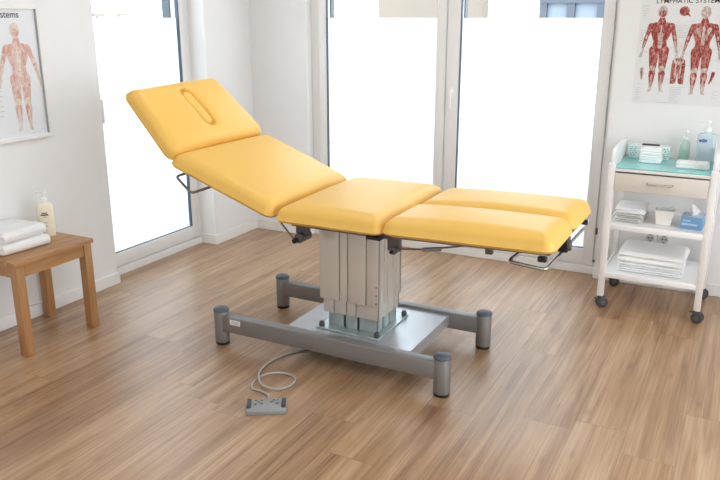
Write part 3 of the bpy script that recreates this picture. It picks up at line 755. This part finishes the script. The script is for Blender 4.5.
# green gel bottle
gx, gy = -.322, 4.600
g = thing('gel_bottle', (gx, gy, Tz), 'small clear pump bottle of green gel on trolley top', 'bottle')
b = BM(); lathe(b, (gx, gy, Tz), [(0, 0), (.024, 0), (.028, .004), (.029, .02), (.028, .085), (.022, .105), (.012, .116), (.011, .124), (0, .124)], 28); obj('bottle_body', b, M['clear_green'], g)
b = BM(); lathe(b, (gx, gy, Tz), [(0, .003), (.0255, .003), (.0262, .02), (.0255, .072), (0, .073)], 28); obj('gel', b, M['green_gel'], g)
b = BM(); lathe(b, (gx, gy, Tz), [(0, .120), (.013, .120), (.013, .136), (.007, .140), (.005, .142), (.005, .160), (.011, .161), (.011, .169), (0, .170)], 20); tube(b, [(gx, gy, Tz + .165), (gx - .03, gy - .005, Tz + .163)], .004, 8); obj('pump', b, M['pump'], g)
wrap_marks((gx, gy, Tz), .029, .029, 0, [(D(-125), D(-70), .058, .062), (D(-120), D(-75), .048, .051), (D(-110), D(-80), .020, .028)], M['teal'], g, 'label_print')
# large disinfectant bottle
bx, by = -.212, 4.560
g = thing('soap_bottle', (bx, by, Tz), 'tall clear square pump bottle with navy label patch on trolley top', 'bottle')
b = BM(); box(b, (bx - .047, by - .032, Tz + .0004), (bx + .047, by + .032, Tz + .165), .012, 4); lathe(b, (bx, by, Tz), [(.022, .160), (.020, .168), (.016, .172), (.016, .180), (0, .180)], 24)
obj('bottle_body', b, M['clear_blue'], g)
b = BM(); lathe(b, (bx, by, Tz), [(0, .176), (.019, .176), (.019, .196), (.010, .201), (.006, .203), (.006, .226), (.015, .228), (.015, .238), (0, .240)], 22); tube(b, [(bx, by, Tz + .233), (bx - .038, by - .01, Tz + .231), (bx - .046, by - .012, Tz + .222)], .006, 8); obj('pump', b, M['pump'], g)
b = BM(); box(b, (bx - .038, by - .0335, Tz + .018), (bx + .036, by - .0315, Tz + .150), .0005, 1); lab = obj('label', b, M['clear_blue'], g)
b = BM(); box(b, (bx - .037, by - .0348, Tz + .122), (bx + .004, by - .0333, Tz + .134), .0005, 1); lathe(b, (0, 0, 0), [(0, 0), (.016, 0), (.016, .0012), (0, .0012)], 24)
vs = [v for v in b.verts if abs(v.co.x) < .05 and abs(v.co.z) < .01]
bmesh.ops.rotate(b, verts=vs, cent=(0, 0, 0), matrix=Matrix.Rotation(PI / 2, 3, 'X')); bmesh.ops.scale(b, verts=vs, vec=(1, 1, .55)); bmesh.ops.translate(b, verts=vs, vec=(bx - .012, by - .0335, Tz + .129))
obj('label_patch', b, M['blue'], lab)
b = BM()
for k in range(5): box(b, (bx - .032, by - .0345, Tz + .035 + .014 * k), (bx - .032 + .022 + .008 * (k % 3), by - .0333, Tz + .038 + .014 * k))
box(b, (bx - .026, by - .0356, Tz + .127), (bx - .002, by - .0346, Tz + .130)); obj('label_print', b, M['greyink'], lab, smooth=False)

# middle shelf
Sz = .4983
for k, (h, lay, mm, sx_, sy_, lab_, sd) in enumerate(((.024, 2, M['greycloth'], .150, .25, 'pale grey folded cloth, bottom of the stack on middle trolley shelf', 21), (.022, 2, M['greycloth'], .148, .24, 'pale grey folded cloth, middle of the stack on middle trolley shelf', 23), (.030, 2, M['cloth'], .158, .235, 'white folded cloth, topmost of the stack on middle trolley shelf', 22))):
    folded('folded_cloth', -.547, 4.42, Sz + (0, .0245, .0475)[k], sx_, sy_, h, lay, mm, lab_, 'cloth', 'folded cloths on the middle shelf', rot=-.04 + .03 * k, seed=sd)
# tub
tb = thing('plastic_tub', (-.365, 4.36, Sz), 'small white open plastic tub between cloths and tissue box on middle trolley shelf', 'tub')
b = BM()
def frus(z, s): return [(-.365 + sx * s, 4.36 + sy * s * .85, z) for sx, sy in ((-1, -1), (1, -1), (1, 1), (-1, 1))]
loops = [frus(Sz + .0005, .038), frus(Sz + .080, .049), frus(Sz + .080, .052), frus(Sz + .086, .052), frus(Sz + .086, .047), frus(Sz + .006, .036)]
V = [[b.verts.new(p) for p in l] for l in loops]
for i in range(len(V) - 1):
    for k in range(4): b.faces.new((V[i][k], V[i][(k + 1) % 4], V[i + 1][(k + 1) % 4], V[i + 1][k]))
b.faces.new(V[0]); b.faces.new(V[-1])
bmesh.ops.bevel(b, geom=list(b.edges), offset=.0015, segments=1, affect='EDGES'); obj('tub_body', b, M['tub'], tb)
b = BM(); box(b, (-.399, 4.332, Sz + .050), (-.331, 4.388, Sz + .062), .004, 2); tube(b, smooth_path([(-.395, 4.35, Sz + .075), (-.38, 4.34, Sz + .094), (-.35, 4.37, Sz + .090), (-.332, 4.385, Sz + .092)], 5), .003, 6); obj('contents', b, M['clear_blue'], tb)
# tissue box
ts = thing('tissue_box', (-0.217, 4.36, Sz), 'blue cardboard tissue box with white tissue sticking out on middle trolley shelf', 'tissue box')
b = BM(); box(b, (-0.274, 4.305, Sz + .0004), (-0.164, 4.425, Sz + .068), .003, 2, rot=Rz(-.06)); obj('carton', b, [M['boxblue']], ts)
b = BM(); box(b, (-0.270, 4.309, Sz + .0675), (-0.168, 4.421, Sz + .0695), .001, 1, rot=Rz(-.06)); obj('lid_panel', b, M['boxblue2'], ts)
b = BM(); box(b, (-0.267, 4.3005, Sz + .022), (-0.187, 4.3025, Sz + .034), .0004, 1, rot=Rz(-.06), piv=(-0.219, 4.365, 0)); box(b, (-0.262, 4.3005, Sz + .044), (-0.222, 4.3025, Sz + .052), .0004, 1, rot=Rz(-.06), piv=(-0.219, 4.365, 0)); obj('carton_print', b, M['boxblue2'], ts)
b = BM(); n = 26; pr = None; rings = []
for i, (r, z) in enumerate(((.013, .066), (.018, .078), (.020, .092), (.015, .108), (.009, .122), (.002, .130))):
    rg = []
    for k in range(n):
        a = 2 * PI * k / n; q = r * (1 + .30 * math.sin(3 * a + i * .5) + .15 * math.sin(7 * a + i))
        rg.append(b.verts.new((-0.222 + q * math.cos(a) + .006 * math.sin(i), 4.365 + q * .8 * math.sin(a), Sz + z)))
    rings.append(rg)
for i in range(len(rings) - 1):
    for k in range(n): b.faces.new((rings[i][k], rings[i][(k + 1) % n], rings[i + 1][(k + 1) % n], rings[i + 1][k]))
b.faces.new(rings[-1]); obj('tissue', b, M['cloth'], ts)
# bottom shelf towels
Bz = .2153
for k, (z, h, lay, sx_, sy_, lab_, sd) in enumerate(((0, .026, 2, .345, .30, 'thin white folded towel, bottom of the stack on the lowest trolley shelf', 31), (.0265, .026, 2, .342, .30, 'thin white folded towel in the middle of the lowest trolley shelf stack', 32), (.053, .062, 2, .352, .305, 'thick white folded towel, topmost of the stack on the lowest trolley shelf', 33))):
    folded('folded_towel', -.410, 4.43, Bz + z, sx_, sy_, h, lay, M['cloth'], lab_, 'towel', 'towels on the lowest trolley shelf', rot=-.01 * k, seed=sd)

# ------------------------------------------------------------------ posters
class Flat:
    """draws printed shapes in a plane: u right, v up, each layer a hair nearer"""
    def __init__(s, origin, u, nrm): s.o, s.u, s.n = Vector(origin), Vector(u), Vector(nrm); s.bm = BM(); s.ms = []; s.k = 0
    def pt(s, x, y, lift): return s.o + s.u * x + Vector((0, 0, 1)) * y + s.n * lift
    def poly(s, pts, m):
        s.k += 1; l = .0006 + .00002 * s.k
        if m not in s.ms: s.ms.append(m)
        if len(pts) > 2: s.bm.faces.new([s.bm.verts.new(s.pt(x, y, l)) for x, y in pts]).material_index = s.ms.index(m)
    def cap(s, x0, y0, x1, y1, r0, r1, m, n=8):
        a = math.atan2(y1 - y0, x1 - x0); P = []
        for k in range(n + 1): t = a + PI / 2 + PI * k / n; P.append((x0 + r0 * math.cos(t), y0 + r0 * math.sin(t)))
        for k in range(n + 1): t = a - PI / 2 + PI * k / n; P.append((x1 + r1 * math.cos(t), y1 + r1 * math.sin(t)))
        s.poly(P, m)
    def ell(s, x, y, rx, ry, m, n=18): s.poly([(x + rx * math.cos(2 * PI * k / n), y + ry * math.sin(2 * PI * k / n)) for k in range(n)], m)
    def bar(s, x, y, w_, h_, m): s.poly([(x, y), (x + w_, y), (x + w_, y + h_), (x, y + h_)], m)
    def done(s, parent, name):
        obj(name, s.bm, [M[m] for m in s.ms], parent, smooth=False); s.bm = BM(); s.ms = []
def figure(f, cx, z0, h, red, pale, skin, dark, back=False, sp=1.0):
    u = h / 7.6
    def c(*a): f.cap(cx + a[0] * u, z0 + a[1] * u, cx + a[2] * u, z0 + a[3] * u, a[4] * u, a[5] * u, a[6])
    for s in (-1, 1):
        c(s * .42, 3.7, s * .40, 2.2, .44, .30, red); c(s * .40, 2.1, s * .40, 1.75, .27, .25, pale)
        c(s * .42, 1.65, s * .42, .55, .29, .14, red); c(s * .42, .75, s * .44, .25, .13, .12, pale); c(s * .44, .18, s * .56, .08, .14, .10, skin)
        c(s * .30, 3.5, s * .26, 2.3, .08, .06, pale)
        c(s * .42, 1.5, s * .42, .9, .06, .05, pale)
        e1, h1, h2 = .98 + .22 * sp, 1.02 + .40 * sp, 1.05 + .46 * sp
        c(s * .90, 5.85, s * e1, 4.85, .23, .16, red); c(s * e1, 4.85, s * h1, 3.85, .18, .09, red); c(s * (e1 + .05), 4.5, s * h1, 3.9, .05, .04, pale)
        c(s * (e1 - .02), 5.0, s * (e1 + .02), 4.75, .07, .06, pale); c(s * .93, 5.6, s * (e1 - .04), 5.05, .06, .05, dark)
        c(s * (h1 + .02), 3.70, s * h2, 3.42, .13, .11, skin)
        for q in range(3): c(s * (h2 - .06 + .06 * q), 3.40, s * (h2 - .06 + .11 * q), 3.12, .045, .03, skin)
        c(s * .22, 3.4, s * .30, 2.4, .12, .10, dark); c(s * .58, 3.5, s * .52, 2.4, .07, .06, dark)
        c(s * .80, 5.92, s * .93, 5.72, .18, .20, dark)
    f.poly([(cx + x * u, z0 + y * u) for x, y in ((-.55, 6.15), (.55, 6.15), (.98, 5.9), (.80, 5.1), (.56, 4.5), (.66, 3.7), (.15, 3.25), (-.15, 3.25), (-.66, 3.7), (-.56, 4.5), (-.80, 5.1), (-.98, 5.9))], red)
    if not back:
        for s in (-1, 1): c(s * .45, 5.60, s * .30, 5.55, .30, .22, dark)
        c(0, 5.1, 0, 4.0, .22, .17, pale); c(0, 6.0, 0, 5.3, .06, .05, pale)
        for q in range(3): f.bar(cx - .2 * u, z0 + (4.2 + .3 * q) * u, .4 * u, .04 * u, red)
    else:
        c(0, 6.2, 0, 4.4, .09, .14, pale)
        for s in (-1, 1): c(s * .45, 5.6, s * .25, 5.0, .16, .08, pale); c(s * .34, 3.95, s * .36, 3.75, .33, .30, dark)
    c(0, 6.5, 0, 6.2, .22, .34, red)
    f.ell(cx, z0 + 7.05 * u, .40 * u, .54 * u, skin); f.ell(cx, z0 + 6.88 * u, .30 * u, .28 * u, red if not back else pale)
    if not back:
        for s in (-1, 1): f.ell(cx + s * .14 * u, z0 + 6.98 * u, .06 * u, .04 * u, skin)
def text(s, size, o, u_rot, m, parent, name='title', ax=1.0):
    cu = bpy.data.curves.new('t', 'FONT'); cu.body = s; cu.size = size; cu.align_x = 'RIGHT' if ax == 'R' else 'CENTER'; cu.extrude = .0002; cu.offset = size * .007
    ob = bpy.data.objects.new('t', cu); C.objects.link(ob); bpy.context.view_layer.update()
    me = bpy.data.meshes.new_from_object(ob.evaluated_get(bpy.context.evaluated_depsgraph_get()))
    b = BM(); b.from_mesh(me); bpy.data.objects.remove(ob); bpy.data.meshes.remove(me)
    for v in b.verts:
        x, y, z = v.co; v.co = Vector(o) + Vector(u_rot) * x + Vector((0, 0, y)) + (Vector(u_rot).cross(Vector((0, 0, 1)))) * z
    for f in b.faces: f.material_index = 0
    return obj(name, b, m, parent, smooth=False)

# right poster (paper, unframed)
py = YB - .0025
po = thing('wall_poster', (-.41, YB, 1.10), 'unframed anatomy chart with two red muscle figures above the trolley', 'poster')
b = BM(); box(b, (-.652, py, 1.118), (-.150, YB - .0005, 1.78)); obj('paper_sheet', b, M['paper'], po, smooth=False)
f = Flat((-.418, py, 0), (1, 0, 0), (0, -1, 0))
figure(f, -.112, 1.188, .48, 'muscle', 'tendon', 'tendon', 'muscle_dark'); f.done(po, 'printed_figure'); figure(f, .112, 1.180, .485, 'muscle', 'tendon', 'tendon', 'muscle_dark', True)
f.done(po, 'printed_figure')
f = Flat((-.418, py, 0), (1, 0, 0), (0, -1, 0))
f.ell(0.0, 1.637, .026, .026, 'muscle'); f.ell(.008, 1.632, .012, .014, 'muscle_dark'); f.cap(.010, 1.63, .030, 1.612, .008, .004, 'muscle')
for s in (-1, 1):
    f.cap(s * .014, 1.36, s * .020, 1.25, .020, .014, 'muscle'); f.cap(s * .012, 1.35, s * .012, 1.27, .005, .004, 'tendon'); f.cap(s * .030, 1.345, s * .032, 1.24, .006, .004, 'muscle_dark')
f.ell(0, 1.365, .028, .020, 'tendon'); f.ell(0, 1.325, .010, .020, 'muscle_dark')
for q in range(3): f.ell((-.012, 0, .012)[q], 1.372, .005, .010, 'muscle_dark')
f.cap(-.195, 1.315, -.192, 1.26, .010, .006, 'tendon'); f.cap(-.197, 1.30, -.193, 1.27, .004, .003, 'muscle_dark')
f.cap(.186, 1.30, .178, 1.26, .010, .006, 'muscle'); f.cap(.182, 1.28, .170, 1.245, .006, .004, 'muscle_dark')
f.done(po, 'printed_detail')
f = Flat((-.418, py, 0), (1, 0, 0), (0, -1, 0)); r2 = random.Random(5)
f.k = 60
for (xx, yy, n_, wd_) in ((-.225, 1.66, 7, .035), (-.222, 1.205, 8, .038), (.06, 1.20, 0, 0), (-.035, 1.215, 9, .065), (.19, 1.63, 5, .03), (-.222, 1.40, 5, .02), (-.03, 1.56, 8, .055), (-.03, 1.46, 6, .055), (.19, 1.20, 5, .03), (-.224, 1.53, 7, .02)):
    for q in range(n_): f.bar(xx + r2.random() * .006, yy - q * .0095, wd_ * (.5 + .5 * r2.random()), .0022, 'paleink')
for q in range(14):
    a = 1.62 - q * .03; s = -1 if q % 2 else 1; f.bar(-.112 + s * .05 + (0 if s > 0 else -.05), a, .05, .0012, 'paleink')
    f.bar(.112 + s * .05 + (0 if s > 0 else -.05), a - .01, .05, .0012, 'paleink')
f.bar(-.225, 1.668, .04, .002, 'paleink'); f.bar(-.10, 1.128, .12, .002, 'paleink')
f.done(po, 'printed_caption')
text('LYMPHATIC SYSTEM', .0365, (-.408, py - .0006, 1.680), (1, 0, 0), M['ink'], po)

# left poster in a white frame
fx = XL
pl = thing('framed_poster', (fx, 2.60, 1.0), 'white framed anatomy chart with one pale figure on left wall', 'poster')
y0, y1, z0, z1, fw = 2.10, 2.851, .980, 1.666, .022
b = BM()
for lo, hi in (((fx, y0, z0), (fx + .020, y1, z0 + fw)), ((fx, y0, z1 - fw), (fx + .020, y1, z1)), ((fx, y0, z0), (fx + .020, y0 + fw, z1)), ((fx, y1 - .006, z0), (fx + .020, y1, z1))): box(b, lo, hi, .002, 1)
obj('picture_frame', b, M['white_frame'], pl)
b = BM(); box(b, (fx + .001, y0 + .01, z0 + .01), (fx + .006, y1 - .008, z1 - .01)); obj('paper_sheet', b, M['paper_pale'], pl, smooth=False)
b = BM(); box(b, (fx + .006, y1 - .011, z0 + fw), (fx + .016, y1 - .006, z1 - fw)); obj('inner_edge_shadow', b, M['greyink'], pl, smooth=False)  # grey strip stands in for the thin shadow line along the frame
f = Flat((fx + .006, 2.708, 0), (0, 1, 0), (1, 0, 0))
figure(f, 0, 1.028, .552, 'pale_muscle', 'pale_skin', 'pale_skin', 'pale_muscle', sp=1.45); f.done(pl, 'printed_figure')
f = Flat((fx + .006, 2.708, 0), (0, 1, 0), (1, 0, 0)); f.k = 40
for q in range(16): f.bar(-.155 + .004 * (q % 3), 1.49 - q * .025, .03, .003, 'paleink')
f.bar(.03, 1.012, .06, .002, 'paleink'); f.done(pl, 'printed_caption')
text('Body Systems', .047, (fx + .0068, 2.745, 1.602), (0, 1, 0), M['ink'], pl, ax='R')

# ------------------------------------------------------------------ outside
b = BM(); box(b, (-30, -30, -.3), (30, 40, -.09)); struct('ground', b, M['paving'])
nb = thing('neighbour_building', (-4.95, 12.5, -.09), 'pale concrete wall outdoors, seen above the frosting on both sides of the middle post', 'building')
b = BM(); box(b, (-5.91, 12, -.09), (-4.05, 12.3, 5), .01, 1); obj('facade', b, M['concrete'], nb)
b = BM(); box(b, (-5.95, 11.95, 5), (-4.01, 12.35, 5.12), .01, 1); obj('parapet', b, M['render'], nb)
nb2 = thing('neighbour_building', (-2.5, 12.5, -.09), 'outdoor building with blue-grey window frame, seen above the frosting at the top right', 'building')
b = BM(); box(b, (-3.4, 12.25, -.09), (-1.2, 13.4, 5), .01, 1); obj('facade', b, M['render'], nb2)
b = BM()
for x0, x1 in ((-3.17, -3.06), (-2.75, -2.63), (-2.30, -2.20), (-1.9, -1.8)): box(b, (x0, 12.12, 1.0), (x1, 12.26, 3.2))
box(b, (-3.17, 12.10, 1.82), (-1.8, 12.24, 1.90)); box(b, (-3.17, 12.10, .95), (-1.8, 12.24, 1.05)); box(b, (-3.17, 12.10, 3.1), (-1.8, 12.24, 3.2)); wf = obj('window_frame', b, M['bluewin'], nb2, smooth=False)
b = BM(); box(b, (-3.1, 12.19, 1.0), (-1.85, 12.24, 3.15)); obj('pane', b, M['palewin'], wf, smooth=False)
lb_ = thing('garden_railing', (-9, 8.9, -.09), 'grey railing bits outdoors, seen through the clear top of the left glazed door', 'railing')
b = BM(); box(b, (-9.03, 8.55, 1.62), (-8.98, 8.80, 1.672)); box(b, (-9.03, 9.02, 1.64), (-8.98, 9.35, 1.675)); box(b, (-9.03, 8.50, 1.25), (-8.98, 9.40, 1.30))
for y in (8.64, 9.08): box(b, (-9.02, y, -.09), (-8.99, y + .04, 1.65))
obj('rail_panel', b, M['concrete'], lb_, smooth=False)

# ------------------------------------------------------------------ light
W = bpy.data.worlds.new('World'); S.world = W; W.use_nodes = True
nt = W.node_tree; bg = nt.nodes['Background']
tc = nt.nodes.new('ShaderNodeTexCoord'); sp = nt.nodes.new('ShaderNodeSeparateXYZ'); cr = nt.nodes.new('ShaderNodeValToRGB')
nt.links.new(tc.outputs['Generated'], sp.inputs[0]); nt.links.new(sp.outputs['Z'], cr.inputs[0])
cr.color_ramp.elements[0].color = (.94, .975, 1.0, 1); cr.color_ramp.elements[1].color = (.82, .91, 1.0, 1)
nt.links.new(cr.outputs[0], bg.inputs['Color']); bg.inputs['Strength'].default_value = 5.6

# ------------------------------------------------------------------ camera
cam = bpy.data.cameras.new('camera'); co = bpy.data.objects.new('camera', cam); C.objects.link(co); S.camera = co
cam.sensor_fit = 'HORIZONTAL'; cam.sensor_width = 36; cam.lens = 750 * 36 / 720
pitch = math.atan(222 / 750); yaw = math.atan(408 / math.hypot(750, 222))
co.location = (0, 0, 1.6); co.rotation_mode = 'XYZ'; co.rotation_euler = (PI / 2 - pitch, 0, yaw)
cam.clip_start = .05

S.view_settings.view_transform = 'Standard'; S.view_settings.look = 'None'; S.view_settings.gamma = 1; S.view_settings.use_curve_mapping = False
S.view_settings.exposure = -0.17
S.cycles.use_denoising = True
S.cycles.max_bounces = 10; S.cycles.diffuse_bounces = 6; S.cycles.transparent_max_bounces = 12
S.cycles.sample_clamp_indirect = 6; S.cycles.caustics_reflective = False; S.cycles.caustics_refractive = False
